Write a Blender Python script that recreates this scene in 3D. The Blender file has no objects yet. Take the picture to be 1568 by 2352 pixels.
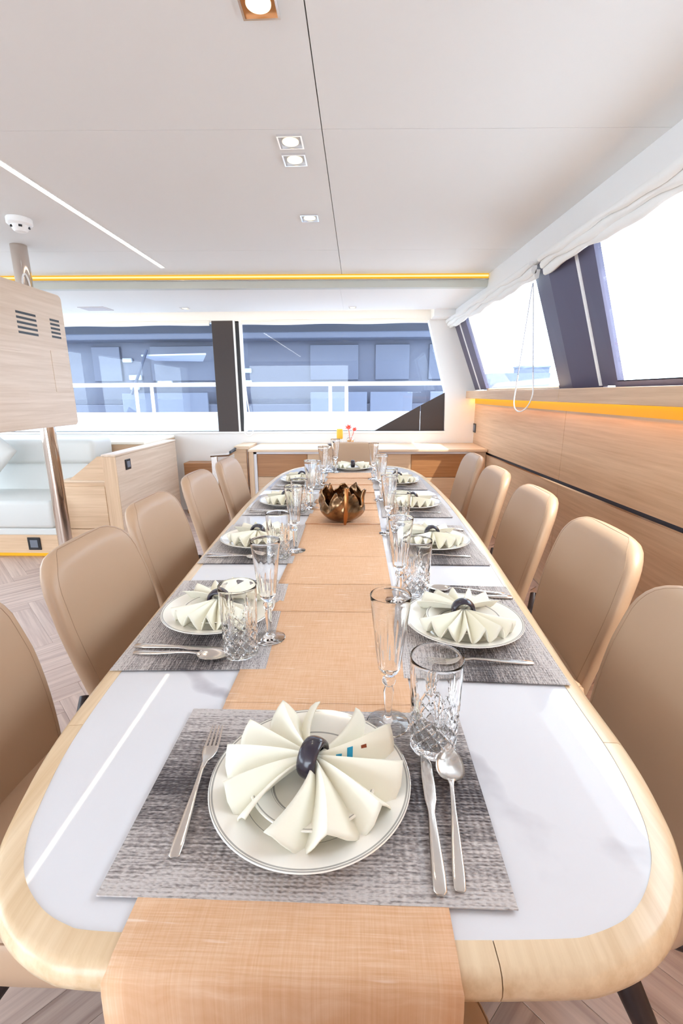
import bpy, bmesh, math, random
from mathutils import Vector, Matrix
random.seed(7)
SC = bpy.context.scene
C = SC.collection
PI = math.pi

# ------------------------------------------------------------------ camera
cd = bpy.data.cameras.new('camera')
cam = bpy.data.objects.new('camera', cd); C.objects.link(cam)
SC.camera = cam
cd.sensor_fit = 'VERTICAL'; cd.sensor_height = 36.0; cd.lens = 1062.43 / 2352 * 36.0
cd.clip_start = 0.02; cd.clip_end = 3000
_p, _a, _r = math.radians(14.316), math.radians(2.09), math.radians(-0.311)
F = Vector((-math.sin(_a) * math.cos(_p), math.cos(_a) * math.cos(_p), -math.sin(_p)))
R0 = Vector((math.cos(_a), math.sin(_a), 0)); U0 = R0.cross(F)
R_ = R0 * math.cos(_r) + U0 * math.sin(_r); U_ = U0 * math.cos(_r) - R0 * math.sin(_r)
M3 = Matrix((R_, U_, -F)).transposed()
cam.matrix_world = Matrix.Translation((0, 0, 1.3364)) @ M3.to_4x4()

# ------------------------------------------------------------------ world, sun, lamps, exposure
w = bpy.data.worlds.new('World'); SC.world = w; w.use_nodes = True
bg = w.node_tree.nodes['Background']
bg.inputs[0].default_value = (0.80, 0.90, 1.0, 1); bg.inputs[1].default_value = 9.0
sl = bpy.data.lights.new('sun', 'SUN'); sl.energy = 7.0; sl.angle = math.radians(0.6); sl.color = (1, 0.95, 0.87)
sun = bpy.data.objects.new('sun', sl); C.objects.link(sun)
sun.rotation_euler = Vector((0.40, -0.36, 0.80)).to_track_quat('Z', 'Y').to_euler()
SC.view_settings.view_transform = 'Standard'; SC.view_settings.look = 'None'
SC.view_settings.exposure = 0.0; SC.view_settings.gamma = 1.0
SC.view_settings.use_curve_mapping = False
cy = SC.cycles
cy.use_denoising = True
cy.max_bounces = 14; cy.diffuse_bounces = 6; cy.glossy_bounces = 5
cy.transmission_bounces = 12; cy.transparent_max_bounces = 16
cy.sample_clamp_indirect = 8.0

# ------------------------------------------------------------------ helpers
def lin(r, g, b):
    f = lambda c: (c / 255 / 12.92) if c / 255 <= 0.04045 else ((c / 255 + 0.055) / 1.055) ** 2.4
    return (f(r), f(g), f(b), 1)

class NT:
    def __init__(s, name):
        s.m = bpy.data.materials.new(name); s.m.use_nodes = True
        s.t = s.m.node_tree; s.b = s.t.nodes['Principled BSDF']; s.out = s.t.nodes['Material Output']
    def n(s, kind, **kw):
        x = s.t.nodes.new(kind)
        for k, v in kw.items():
            if k.startswith('i_'):
                x.inputs[k[2:].replace('_', ' ')].default_value = v
            else: setattr(x, k, v)
        return x
    def l(s, a, b): s.t.links.new(a, b)
    def ramp(s, fac, stops, interp='LINEAR'):
        r = s.n('ShaderNodeValToRGB'); r.color_ramp.interpolation = interp
        e = r.color_ramp.elements
        while len(e) < len(stops): e.new(0.5)
        for q, (p, c) in zip(e, stops): q.position = p; q.color = c
        s.l(fac, r.inputs[0]); return r.outputs[0]
    def coords(s, scale=(1, 1, 1), rot=(0, 0, 0), kind='Object', rnd=False):
        tc = s.n('ShaderNodeTexCoord'); mp = s.n('ShaderNodeMapping')
        mp.inputs['Scale'].default_value = scale; mp.inputs['Rotation'].default_value = rot
        src = tc.outputs[kind]
        if rnd:
            oi = s.n('ShaderNodeObjectInfo'); vm = s.n('ShaderNodeVectorMath', operation='SCALE'); vm.inputs[0].default_value = (31, 17, 23)
            s.l(oi.outputs['Random'], vm.inputs['Scale'])
            ad = s.n('ShaderNodeVectorMath', operation='ADD'); s.l(src, ad.inputs[0]); s.l(vm.outputs[0], ad.inputs[1]); src = ad.outputs[0]
        s.l(src, mp.inputs['Vector']); return mp.outputs[0]
    def noise(s, vec, scale=5, detail=4, rough=.55):
        x = s.n('ShaderNodeTexNoise'); x.inputs['Scale'].default_value = scale; x.inputs['Detail'].default_value = detail
        x.inputs['Roughness'].default_value = rough; s.l(vec, x.inputs['Vector']); return x.outputs['Fac']
    def math(s, op, a, b=None):
        x = s.n('ShaderNodeMath', operation=op)
        for i, v in enumerate((a, b)):
            if v is None: continue
            if isinstance(v, (int, float)): x.inputs[i].default_value = v
            else: s.l(v, x.inputs[i])
        return x.outputs[0]
    def mix(s, fac, a, b, mode='MIX'):
        x = s.n('ShaderNodeMix', data_type='RGBA', blend_type=mode)
        for i, v in ((0, fac), (6, a), (7, b)):
            if isinstance(v, (int, float, tuple)): x.inputs[i].default_value = v
            else: s.l(v, x.inputs[i])
        return x.outputs[2]
    def bump(s, h, strength=.2, dist=.002):
        x = s.n('ShaderNodeBump'); x.inputs['Strength'].default_value = strength; x.inputs['Distance'].default_value = dist
        s.l(h, x.inputs['Height']); s.l(x.outputs[0], s.b.inputs['Normal'])
    def set(s, **kw):
        for k, v in kw.items(): s.b.inputs[k.replace('_', ' ')].default_value = v
        return s

def plain(name, col, rough=.5, metal=0., **kw):
    q = NT(name); q.set(Base_Color=col, Roughness=rough, Metallic=metal, **kw)
    if metal == 0 and not kw:
        v = q.coords((1, 1, 1)); f = q.noise(v, 60, 3)
        q.bump(f, .06, .001)
    return q.m
def emit(name, col, strength):
    q = NT(name); q.set(Base_Color=(0, 0, 0, 1), Emission_Color=col, Emission_Strength=strength); return q.m
def wood(name, c1, c2, grain='X', rough=.42, scale=1.0, rot=0., rnd=False):
    q = NT(name)
    sc = {'X': (1.2, 34, 34), 'Y': (34, 1.2, 34), 'Z': (34, 34, 1.2)}[grain]
    v = q.coords(tuple(k * scale for k in sc), (0, 0, rot), rnd=rnd)
    f1 = q.noise(v, 1.6, 5, .6)
    v2 = q.coords(tuple(k * scale * .22 for k in sc), (0, 0, rot), rnd=rnd); f2 = q.noise(v2, 1.3, 2, .5)
    f = q.math('ADD', q.math('MULTIPLY', f1, .65), q.math('MULTIPLY', f2, .35))
    col = q.ramp(f, [(.33, c2), (.62, c1)])
    q.l(col, q.b.inputs['Base Color']); q.set(Roughness=rough)
    q.bump(f1, .12, .0008)
    return q.m

def link(name, me, mats=None, parent=None):
    o = bpy.data.objects.new(name, me); C.objects.link(o)
    if mats is not None:
        for m in (mats if isinstance(mats, (list, tuple)) else [mats]): me.materials.append(m)
    if parent: o.parent = parent
    return o
def ob(name, bm, mats, parent=None, smooth=False, loc=None):
    bmesh.ops.recalc_face_normals(bm, faces=bm.faces[:])
    me = bpy.data.meshes.new(name); bm.to_mesh(me); bm.free()
    if smooth:
        for p in me.polygons: p.use_smooth = True
        if smooth != True: me.set_sharp_from_angle(angle=math.radians(smooth))
    o = link(name, me, mats, parent)
    if loc: o.location = loc
    return o
def tag(o, label, cat, group=None):
    o['label'] = label; o['category'] = cat
    if group: o['group'] = group
    return o
def struct(o): o['kind'] = 'structure'; return o
def empty(name, loc=(0, 0, 0), rz=0., parent=None):
    o = bpy.data.objects.new(name, None); C.objects.link(o); o.location = loc; o.rotation_euler = (0, 0, rz)
    o.empty_display_size = .05
    if parent: o.parent = parent
    return o
def thing(name, label, cat, loc=(0, 0, 0), rz=0., group=None): return tag(empty(name, loc, rz), label, cat, group)
def dup(root, loc, rz, label, group=None):
    r = root.copy(); C.objects.link(r); r.location = loc; r.rotation_euler = (0, 0, rz); r['label'] = label
    if group: r['group'] = group
    for ch in list(root.children):
        c = ch.copy(); C.objects.link(c); c.parent = r
        for g in list(ch.children):
            d = g.copy(); C.objects.link(d); d.parent = c
    return r

def box(bm, x0, x1, y0, y1, z0, z1, bev=0., seg=2, mi=0):
    vs = [bm.verts.new(p) for p in [(x0, y0, z0), (x1, y0, z0), (x1, y1, z0), (x0, y1, z0), (x0, y0, z1), (x1, y0, z1), (x1, y1, z1), (x0, y1, z1)]]
    fs = [bm.faces.new([vs[i] for i in q]) for q in [(3, 2, 1, 0), (4, 5, 6, 7), (0, 1, 5, 4), (1, 2, 6, 5), (2, 3, 7, 6), (3, 0, 4, 7)]]
    for f_ in fs: f_.material_index = mi
    if bev > 0:
        es = set(e for f_ in fs for e in f_.edges)
        bmesh.ops.bevel(bm, geom=list(es), offset=bev, segments=seg, affect='EDGES', profile=.5)
    return bm
def B(x0, x1, y0, y1, z0, z1, bev=0., seg=2): return box(bmesh.new(), x0, x1, y0, y1, z0, z1, bev, seg)
def hexa(bm, bot, top, mi=0):
    """solid from two matching loops of points"""
    a = [bm.verts.new(p) for p in bot]; b = [bm.verts.new(p) for p in top]; n = len(a)
    fs = [bm.faces.new(a[::-1]), bm.faces.new(b)]
    for i in range(n): fs.append(bm.faces.new((a[i], a[(i + 1) % n], b[(i + 1) % n], b[i])))
    for f_ in fs: f_.material_index = mi
    return bm
def loops(bm, rings, cap0=True, cap1=True, close=True, mi=0):
    R = [[bm.verts.new(p) for p in r] for r in rings]; n = len(R[0])
    for a, b in zip(R, R[1:]):
        for i in range(n if close else n - 1):
            j = (i + 1) % n
            bm.faces.new((a[i], a[j], b[j], b[i])).material_index = mi
    if cap0: bm.faces.new(R[0][::-1]).material_index = mi
    if cap1: bm.faces.new(R[-1]).material_index = mi
    return bm
def lathe(bm, prof, n=48, mod=None, c=(0, 0, 0), closed=False, mi=0):
    rings = []
    for k, (r, z) in enumerate(prof):
        ring = []
        for i in range(n):
            t = 2 * PI * i / n; rr = r if mod is None else mod(k, r, z, t)
            ring.append((c[0] + rr * math.cos(t), c[1] + rr * math.sin(t), c[2] + z))
        rings.append(ring)
    if closed:
        rings.append(rings[0])
        R = [[bm.verts.new(p) for p in r] for r in rings[:-1]]; R.append(R[0])
        for a, b in zip(R, R[1:]):
            for i in range(n):
                j = (i + 1) % n; bm.faces.new((a[i], a[j], b[j], b[i])).material_index = mi
        return bm
    return loops(bm, rings, mi=mi)
def tube(bm, pts, r, n=8, close=False, mi=0):
    pts = [Vector(p) for p in pts]; rings = []; N = len(pts); up = None
    for i, p in enumerate(pts):
        a = pts[(i - 1) % N] if (close or i > 0) else p; b = pts[(i + 1) % N] if (close or i < N - 1) else p
        d = (b - a).normalized()
        if up is None: up = d.orthogonal().normalized()
        up = (up - d * up.dot(d)); up = up.normalized() if up.length > 1e-6 else d.orthogonal().normalized()
        s = d.cross(up); rr = r[i] if isinstance(r, (list, tuple)) else r
        rings.append([p + (up * math.cos(2 * PI * k / n) + s * math.sin(2 * PI * k / n)) * rr for k in range(n)])
    if close: rings.append(rings[0]); return loops(bm, rings, False, False, mi=mi)
    return loops(bm, rings, mi=mi)
def sgnpow(v, e): return math.copysign(abs(v) ** e, v)
def superell(a, b, n, k=28):
    return [(a * sgnpow(math.cos(2 * PI * i / k), 2 / n), b * sgnpow(math.sin(2 * PI * i / k), 2 / n)) for i in range(k)]
def xform(bm, M, verts=None): bmesh.ops.transform(bm, matrix=M, verts=verts or bm.verts[:]); return bm

# ------------------------------------------------------------------ materials
M = {}
M['ceil'] = plain('ceiling_vinyl', lin(228, 226, 223), .75)
M['white'] = plain('white_paint', lin(238, 237, 235), .55)
M['cream'] = plain('cream_paint', lin(243, 236, 222), .6)
M['oak_x'] = wood('pale_oak_x', lin(222, 192, 160), lin(200, 166, 132), 'X')
M['oak_y'] = wood('pale_oak_y', lin(214, 180, 146), lin(190, 152, 117), 'Y')
M['oak_z'] = wood('pale_oak_z', lin(222, 192, 160), lin(200, 166, 132), 'Z')
M['oak_light_y'] = wood('bleached_oak', lin(228, 208, 188), lin(208, 184, 160), 'Y')
M['oak_light_x'] = wood('bleached_oak_x', lin(228, 205, 178), lin(208, 180, 150), 'X')
M['oak_dark'] = wood('brown_oak', lin(176, 126, 82), lin(150, 100, 60), 'X')
M['rim_y'] = wood('table_rim_wood', lin(234, 211, 178), lin(206, 176, 138), 'Y', .25)
M['rim_d'] = wood('table_rim_corner_wood', lin(235, 213, 180), lin(210, 180, 142), 'Y', .25, 1.0, math.radians(25))
M['plank'] = wood('floor_plank_wood', lin(206, 184, 172), lin(160, 136, 126), 'X', .45, .8, 0., True)
M['under'] = plain('plank_underlay', lin(182, 162, 152), .8)
q = NT('beige_leather'); v = q.coords((1, 1, 1)); f = q.noise(v, 380, 3); q.bump(f, .12, .0006)
q.set(Base_Color=lin(182, 152, 125), Roughness=.42); M['leather'] = q.m
M['stitch'] = plain('stitch_thread', lin(158, 130, 106), .8)
M['legs'] = plain('dark_brown_metal', lin(42, 32, 34), .4, .3)
M['dark'] = plain('dark_brown_panel', lin(58, 47, 44), .5)
M['plum'] = plain('plum_window_frame', lin(84, 79, 102), .42)
M['plumdark'] = plain('plum_frame_shadow_gap', lin(38, 32, 40), .5)
M['black'] = plain('black_plastic', lin(30, 29, 32), .4)
M['greyp'] = plain('grey_plastic', lin(110, 116, 128), .4)
M['sofa'] = plain('white_leather', lin(208, 209, 206), .5)
M['steel'] = plain('polished_steel', (.62, .54, .48, 1), .08, 1.)
M['satin'] = plain('satin_steel', (.62, .60, .58, 1), .22, 1.)
M['cutlery'] = plain('cutlery_steel', (.70, .66, .62, 1), .2, 1.)
M['chrome'] = plain('chrome_trim', (.85, .85, .87, 1), .12, 1.)
M['blind'] = plain('blind_fabric', lin(236, 236, 233), .8)
M['greycord'] = plain('grey_cord', lin(205, 207, 220), .7)
M['ring'] = plain('napkin_ring_lacquer', lin(44, 38, 52), .22, 0., Coat_Weight=.3)
M['white_plastic'] = plain('white_plastic', lin(245, 244, 242), .35)
M['gelcoat'] = plain('white_gelcoat', lin(246, 247, 249), .3)
M['tray'] = plain('dark_tray', lin(58, 50, 52), .35)
M['candle'] = plain('yellow_wax', lin(245, 196, 70), .5, 0., Subsurface_Weight=.2)
M['red'] = plain('red_petals', lin(226, 72, 48), .5)
M['amber'] = plain('amber_oil', lin(240, 170, 90), .2)
M['seawater'] = plain('sea_water', lin(196, 204, 212), .3)
# marble
q = NT('white_marble'); v = q.coords((1, 1, 1))
d1 = q.noise(v, 1.7, 6, .6); vv = q.n('ShaderNodeVectorMath', operation='SCALE'); vv.inputs['Scale'].default_value = .8
tcn = q.n('ShaderNodeTexCoord'); nz = q.n('ShaderNodeTexNoise'); nz.inputs['Scale'].default_value = 1.3; nz.inputs['Detail'].default_value = 5
q.l(tcn.outputs['Object'], nz.inputs['Vector']); q.l(nz.outputs['Color'], vv.inputs[0])
ad = q.n('ShaderNodeVectorMath', operation='ADD'); q.l(tcn.outputs['Object'], ad.inputs[0]); q.l(vv.outputs[0], ad.inputs[1])
wv = q.n('ShaderNodeTexWave', wave_type='BANDS', bands_direction='DIAGONAL'); wv.inputs['Scale'].default_value = 1.1; wv.inputs['Distortion'].default_value = 2.5
q.l(ad.outputs[0], wv.inputs['Vector'])
vein = q.ramp(wv.outputs['Fac'], [(0, (1, 1, 1, 1)), (.05, (0, 0, 0, 1))])
vm_ = q.math('MULTIPLY', vein, q.ramp(d1, [(.45, (0, 0, 0, 1)), (.6, (1, 1, 1, 1))]))
col = q.mix(q.math('MULTIPLY', vm_, .75), lin(222, 223, 228), lin(160, 156, 166))
q.l(col, q.b.inputs['Base Color']); q.set(Roughness=.03); M['marble'] = q.m
# runner linen
q = NT('peach_linen')
v = q.coords((9, 260, 1)); f1 = q.noise(v, 1.6, 3, .6); v = q.coords((260, 14, 1)); f2 = q.noise(v, 1.6, 3, .6)
v = q.coords((10, 120, 1)); f3 = q.noise(v, 1.0, 2, .5)
ff = q.math('ADD', q.math('MULTIPLY', f1, .6), q.math('MULTIPLY', f2, .4))
col = q.ramp(ff, [(.3, lin(210, 162, 122)), (.5, lin(220, 178, 142)), (.7, lin(230, 196, 166))])
col = q.mix(q.ramp(f3, [(.68, (0, 0, 0, 1)), (.74, (.7, .7, .7, 1))]), col, lin(236, 214, 196))
q.l(col, q.b.inputs['Base Color']); q.set(Roughness=.9); q.bump(ff, .5, .0008); M['runner'] = q.m
# placemat
q = NT('woven_grey_mat')
tcn = q.n('ShaderNodeTexCoord'); sp = q.n('ShaderNodeSeparateXYZ'); q.l(tcn.outputs['Object'], sp.inputs[0])
v = q.coords((7, 190, 1)); f1 = q.noise(v, 1.5, 3, .6)
v = q.coords((120, 300, 1)); f2 = q.noise(v, 1.0, 2, .5)
v = q.coords((.6, 16, 1)); f3 = q.noise(v, 1.6, 2, .5)
yy = q.math('MULTIPLY', q.math('ABSOLUTE', sp.outputs['Y']), 1 / .17)
band = q.math('ADD', q.math('MULTIPLY', yy, -.80), .84)
band = q.math('ADD', band, q.math('MULTIPLY', q.math('SUBTRACT', f3, .5), .45))
s_ = q.math('ADD', q.math('MULTIPLY', q.math('SUBTRACT', f1, .5), 1.6), q.math('MULTIPLY', q.math('SUBTRACT', f2, .5), 1.3))
k = q.math('ADD', band, s_)
col = q.ramp(k, [(.10, lin(200, 193, 190)), (.42, lin(146, 138, 136)), (.85, lin(58, 50, 54))])
q.l(col, q.b.inputs['Base Color']); q.set(Roughness=.55, Sheen_Weight=.2)
v = q.coords((330, 560, 1)); wv = q.n('ShaderNodeTexWave', wave_type='BANDS', bands_direction='Y'); wv.inputs['Scale'].default_value = 60
q.l(tcn.outputs['Object'], wv.inputs['Vector']); wx = q.n('ShaderNodeTexWave', wave_type='BANDS', bands_direction='X'); wx.inputs['Scale'].default_value = 34
wx.inputs['Distortion'].default_value = 2; q.l(tcn.outputs['Object'], wx.inputs['Vector'])
q.bump(q.math('ADD', q.math('MULTIPLY', wv.outputs['Fac'], wx.outputs['Fac']), f2), .8, .0018); M['mat'] = q.m
# porcelain with grey rim bands
def plate_mat(name, R, bands):
    q = NT(name); tcn = q.n('ShaderNodeTexCoord'); sp = q.n('ShaderNodeSeparateXYZ'); q.l(tcn.outputs['Object'], sp.inputs[0])
    r = q.math('SQRT', q.math('ADD', q.math('MULTIPLY', sp.outputs['X'], sp.outputs['X']), q.math('MULTIPLY', sp.outputs['Y'], sp.outputs['Y'])))
    r = q.math('DIVIDE', r, R * 1.05)
    st = [(0, lin(250, 246, 234))]
    for a, b, c in bands: st += [(a / (R * 1.05), c), (b / (R * 1.05), lin(250, 247, 238))]
    q.l(q.ramp(r, st, 'CONSTANT'), q.b.inputs['Base Color']); q.set(Roughness=.12, Coat_Weight=.3)
    return q.m
G1, G2 = lin(176, 174, 168), lin(206, 202, 190)
M['plate'] = plate_mat('cream_porcelain', .15, [(.098, .0995, G1), (.143, .1452, G1), (.147, .1486, G1)])
M['plate2'] = plate_mat('cream_porcelain_small', .095, [(.058, .061, G1), (.0625, .0634, G1), (.089, .0915, G1)])
# napkin
q = NT('ivory_linen'); v = q.coords((500, 500, 500)); f = q.noise(v, 1, 2); q.bump(f, .15, .0004)
q.set(Base_Color=lin(242, 239, 223), Roughness=.85, Subsurface_Weight=.0); M['napkin'] = q.m
M['blue'] = plain('turquoise_print', lin(40, 150, 190), .8); M['rust'] = plain('rust_print', lin(140, 66, 36), .8)
# bronze
q = NT('polished_bronze'); v = q.coords((1, 1, 1)); f = q.noise(v, 18, 4)
q.l(q.ramp(f, [(.35, lin(92, 68, 48)), (.65, lin(168, 132, 98))]), q.b.inputs['Base Color']); q.set(Metallic=1., Roughness=.22); q.bump(f, .25, .006); M['bronze'] = q.m
# crystal
q = NT('crystal_glass'); q.set(Base_Color=(1, 1, 1, 1), Roughness=0., IOR=1.40, Transmission_Weight=1.); M['crystal'] = q.m
# window panes
def pane_mat(name, tint, gl=.06):
    q = NT(name); q.t.nodes.remove(q.b)
    tr = q.n('ShaderNodeBsdfTransparent'); tr.inputs[0].default_value = tint
    g = q.n('ShaderNodeBsdfGlossy'); g.inputs['Roughness'].default_value = .0
    lw = q.n('ShaderNodeLayerWeight'); lw.inputs['Blend'].default_value = .5
    fr = q.math('ADD', q.math('MULTIPLY', q.math('POWER', lw.outputs['Facing'], 5.), .9), .03)
    mx = q.n('ShaderNodeMixShader'); q.l(fr, mx.inputs[0]); q.l(tr.outputs[0], mx.inputs[1]); q.l(g.outputs[0], mx.inputs[2])
    q.l(mx.outputs[0], q.out.inputs['Surface']); return q.m
M['pane'] = pane_mat('clear_pane', (.95, .97, .98, 1))
M['tint'] = pane_mat('tinted_pane', (.86, .90, .96, 1))
# lamps
M['led_warm'] = emit('led_amber', (1, .50, .012, 1), 1.0)
M['led_core'] = emit('led_core', (1, .80, .36, 1), 1.3)
M['led_white'] = emit('led_warm_white', (1, .88, .70, 1), 9)
M['led_shelf'] = emit('led_shelf_amber', (1, .40, .0, 1), 26)
M['wash_band'] = emit('amber_wash_band', (1, .40, .0, 1), .95)
M['led_cove'] = emit('led_cove', (1, .86, .66, 1), 5.)
M['lamp'] = emit('downlight_lens', (1, .86, .60, 1), 1.7)
M['reflector'] = plain('silver_reflector', lin(188, 187, 186), .4, .3)
M['copper'] = plain('copper_reflector', lin(190, 128, 70), .3, .8)
# neighbour yacht
M['hull'] = plain('neighbour_hull', lin(74, 77, 92), .4)
M['hull2'] = plain('neighbour_panel', lin(82, 86, 101), .35)
M['pale_bits'] = plain('pale_awning_and_patch', lin(176, 182, 200), .4)
M['hull3'] = plain('neighbour_window', lin(68, 72, 87), .15)
M['haze'] = plain('distant_building', lin(92, 100, 122), .8)

# ------------------------------------------------------------------ setting: floor
YW = 5.35            # far wall
fl = struct(ob('floor', B(-5.2, 1.42, -3.4, 5.5, -.12, -.006), M['under']))
Lp, Wp = .60, .10
pm = bpy.data.meshes.new('plank'); bm = B(.0003, Lp - .0003, .0003, Wp - .0003, -.0055, 0, .0010, 1); bm.to_mesh(pm); bm.free(); pm.materials.append(M['plank'])
spots = []
c45 = math.sqrt(.5)
for i in range(-80, 81):
    for j in range(-14, 15):
        for kind in (0, 1):
            # herringbone lattice in rotated (u,v)
            u = i * Wp + j * Lp * 1.0; v = i * Wp - j * Lp * 1.0
            if kind == 0: pu, pv, rz = u, v, 0.
            else: pu, pv, rz = u + Wp, v + Wp - 0.0, PI / 2
            if kind == 1: pu, pv = u + Wp + 0.0, v + Wp - Lp + Lp * 0 + 0.0
            cu, cv = (pu + Lp / 2, pv + Wp / 2) if kind == 0 else (pu - Wp / 2, pv + Lp / 2)
            spots.append((pu, pv, rz, cu, cv))
# classic herringbone: horizontal plank at (k*W + m*2L... ) handled by direct stepping
spots = []
for m in range(-12, 13):
    for k in range(-90, 91):
        pu, pv = k * Wp + m * (2 * Lp) * .5 + m * 0., k * Wp - m * (2 * Lp) * .5
        # horizontal plank occupies [pu,pu+L]x[pv,pv+W]; vertical one sits right of its end: [pu+L, pu+L+W] x [pv+W-L, pv+W]
        spots.append((pu, pv, 0., pu + Lp / 2, pv + Wp / 2))
        spots.append((pu + Lp + Wp, pv + Wp - Lp, PI / 2, pu + Lp + Wp / 2, pv + Wp - Lp / 2))
th = math.radians(45); ct, st_ = math.cos(th), math.sin(th)
far = bmesh.new(); near = []
for pu, pv, rz, cu, cv in spots:
    X, Y = ct * cu - st_ * cv, st_ * cu + ct * cv
    x, y = ct * pu - st_ * pv, st_ * pu + ct * pv
    if not (-5.0 < X < 1.2 and -3.2 < Y < 5.1): continue
    vis = (-3.3 < X < -.75 and 1.0 < Y < 3.9 and X > -1.05 * Y + .1) or (-1.5 < X < 1.2 and .35 < Y < 1.35)
    if vis: near.append((x, y, rz))
    else:
        b2 = box(far, .0008, Lp - .0008, .0008, Wp - .0008, -.0055, 0)
        vs = far.verts[-8:] if False else [far.verts[k_] for k_ in ()]
        far.verts.ensure_lookup_table(); vs = far.verts[len(far.verts) - 8:]
        bmesh.ops.transform(far, matrix=Matrix.Translation((x, y, 0)) @ Matrix.Rotation(th + rz, 4, 'Z'), verts=vs)
near.sort(key=lambda s: s[0] ** 2 + s[1] ** 2)
for x, y, rz in near[:295]:
    o = bpy.data.objects.new('plank', pm); C.objects.link(o); o.parent = fl
    o.location = (x, y, 0); o.rotation_euler = (0, 0, th + rz)
fo = ob('plank_field', far, M['plank'], fl); fo['kind'] = 'stuff'

# ------------------------------------------------------------------ setting: ceiling
ZC, ZR, YS = 2.26, 2.166, 4.077
def xv(y): return 1.214 - .043 * y               # edge of the ceiling on the window side
def skew(o):
    for v in o.data.vertices:
        y = v.co.y; v.co.y += (.036 * v.co.x - .03) * (1 if y < 4.2 else max(0., (5.1 - y) / .9))
    return o
cl = struct(ob('ceiling', B(-5.2, 1.42, -3.4, 5.5, 2.40, 2.50), M['white']))
gaps = .0012
rows = [(-3.2, 1.985), (1.985, 3.43), (3.43, YS)]
for y0, y1 in rows:
    for x0, x1 in ((-5.0, -2.9), (-2.9, -.135), (-.135, None)):
        xe0, xe1 = (xv(y0), xv(y1)) if x1 is None else (x1 - gaps, x1 - gaps)
        gx = .0022 if x0 == -.135 else gaps
        skew(ob('ceiling_panel', hexa(bmesh.new(), [(x0 + gx, y0 + gaps, ZC), (xe0, y0 + gaps, ZC), (xe1, y1 - gaps, ZC), (x0 + gx, y1 - gaps, ZC)],
                                 [(x0 + gx, y0 + gaps, ZC + .06), (xe0, y0 + gaps, ZC + .06), (xe1, y1 - gaps, ZC + .06), (x0 + gx, y1 - gaps, ZC + .06)]), M['ceil'], cl))
for x0, x1 in ((-5.0, -2.9), (-2.9, -.15), (-.15, None)):
    xe0, xe1 = (xv(YS), xv(5.1)) if x1 is None else (x1 - gaps, x1 - gaps)
    skew(ob('ceiling_panel', hexa(bmesh.new(), [(x0, YS + .06, ZR), (xe0, YS + .06, ZR), (xe1, 5.10, ZR), (x0, 5.10, ZR)],
                             [(x0, YS + .06, ZR + .06), (xe0, YS + .06, ZR + .06), (xe1, 5.10, ZR + .06), (x0, 5.10, ZR + .06)]), M['ceil'], cl))
# step between the two ceiling heights with its LED channel
bm = B(-5.0, xv(YS) + .004, YS, YS + .06, ZR - .003, ZC + .06)
t1 = struct(ob('trim_1', bm, plain('grey_green_step', lin(196, 196, 186), .35)))
ob('led_channel', B(-5.0, 1.035, YS - .016, YS - .001, 2.228, 2.2595, .004, 1), M['led_warm'], t1)['label'] = 'amber light channel'
bm = bmesh.new(); tube(bm, [(-5.0, YS - .0185, 2.243), (1.03, YS - .0185, 2.243)], .0065, 8); ob('led_tube', bm, M['led_core'], t1)
ob('metal_lip', B(-5.0, 1.04, YS - .014, YS, 2.216, 2.224, .002, 1), M['satin'], t1)
for o in [t1] + list(t1.children): skew(o)
# cove above the far windows
t2 = struct(ob('trim_2', B(-5.0, 1.1, 5.10, 5.35, 2.28, 2.34), M['cream']))
ob('cove_light', B(-5.0, .95, 5.115, 5.135, 2.20, 2.215), M['led_cove'], t2)
# ceiling light strip
t3 = struct(ob('trim_3', B(-1.480, -1.447, -1.5, 3.76, ZC - .003, ZC + .002), M['white_plastic']))
ob('light_strip', B(-1.476, -1.451, -1.49, 3.75, ZC - .0045, ZC - .003), M['led_white'], t3)

# ------------------------------------------------------------------ setting: far wall
bm = bmesh.new()
box(bm, -5.0, 1.31, YW, YW + .12, -.01, .925)
box(bm, -5.0, 1.30, YW, YW + .12, 2.10, 2.40)
box(bm, -5.2, -4.4, YW, YW + .12, .925, 2.10)
hexa(bm, [(.977, YW, .925), (1.36, YW, .925), (1.36, YW, 2.10), (.756, YW, 2.10), (.965, YW, 1.353)],
     [(.977, YW + .12, .925), (1.36, YW + .12, .925), (1.36, YW + .12, 2.10), (.756, YW + .12, 2.10), (.965, YW + .12, 1.353)])
box(bm, .77, 1.10, 5.102, YW - .0005, 2.103, 2.40)
struct(ob('wall_back', bm, M['white']))
# panes
w1 = struct(empty('window_1', (0, YW + .06, .9)))
ob('pane', B(-4.42, -1.59, YW + .05, YW + .058, .915, 2.11), M['tint'], w1); w1.children[0].matrix_parent_inverse = Matrix.Translation((0, -YW - .06, -.9))
w2 = struct(empty('window_2', (0, YW + .06, .9)))
bm = hexa(bmesh.new(), [(-1.30, YW + .05, .915), (.985, YW + .05, .90), (.97, YW + .05, 1.353), (.76, YW + .05, 2.11), (-1.30, YW + .05, 2.11)],
          [(-1.30, YW + .058, .915), (.985, YW + .058, .90), (.97, YW + .058, 1.353), (.76, YW + .058, 2.11), (-1.30, YW + .058, 2.11)])
def inv(o, p): o.matrix_parent_inverse = Matrix.Translation(-Vector(p.location)); return o
inv(ob('pane', bm, M['tint'], w2), w2)
for a, b in (((.138, .914), (.70, .914)), ((.705, .914), (.978, .896))):
    f = lambda x: .914 + (x - .138) * (1.345 - .914) / (.966 - .138)
    x0, x1 = a[0], b[0]
    pts = [(x0, .900)] + [(x1, .900)] + [(min(x1, .966), f(min(x1, .966)))] + ([(x0, f(x0))] if x0 > .2 else [])
    inv(ob('corner_panel', hexa(bmesh.new(), [(x, YW + .03, z) for x, z in pts], [(x, YW + .047, z) for x, z in pts]), M['dark'], w2), w2)['label'] = 'dark sloping corner panel'
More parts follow.
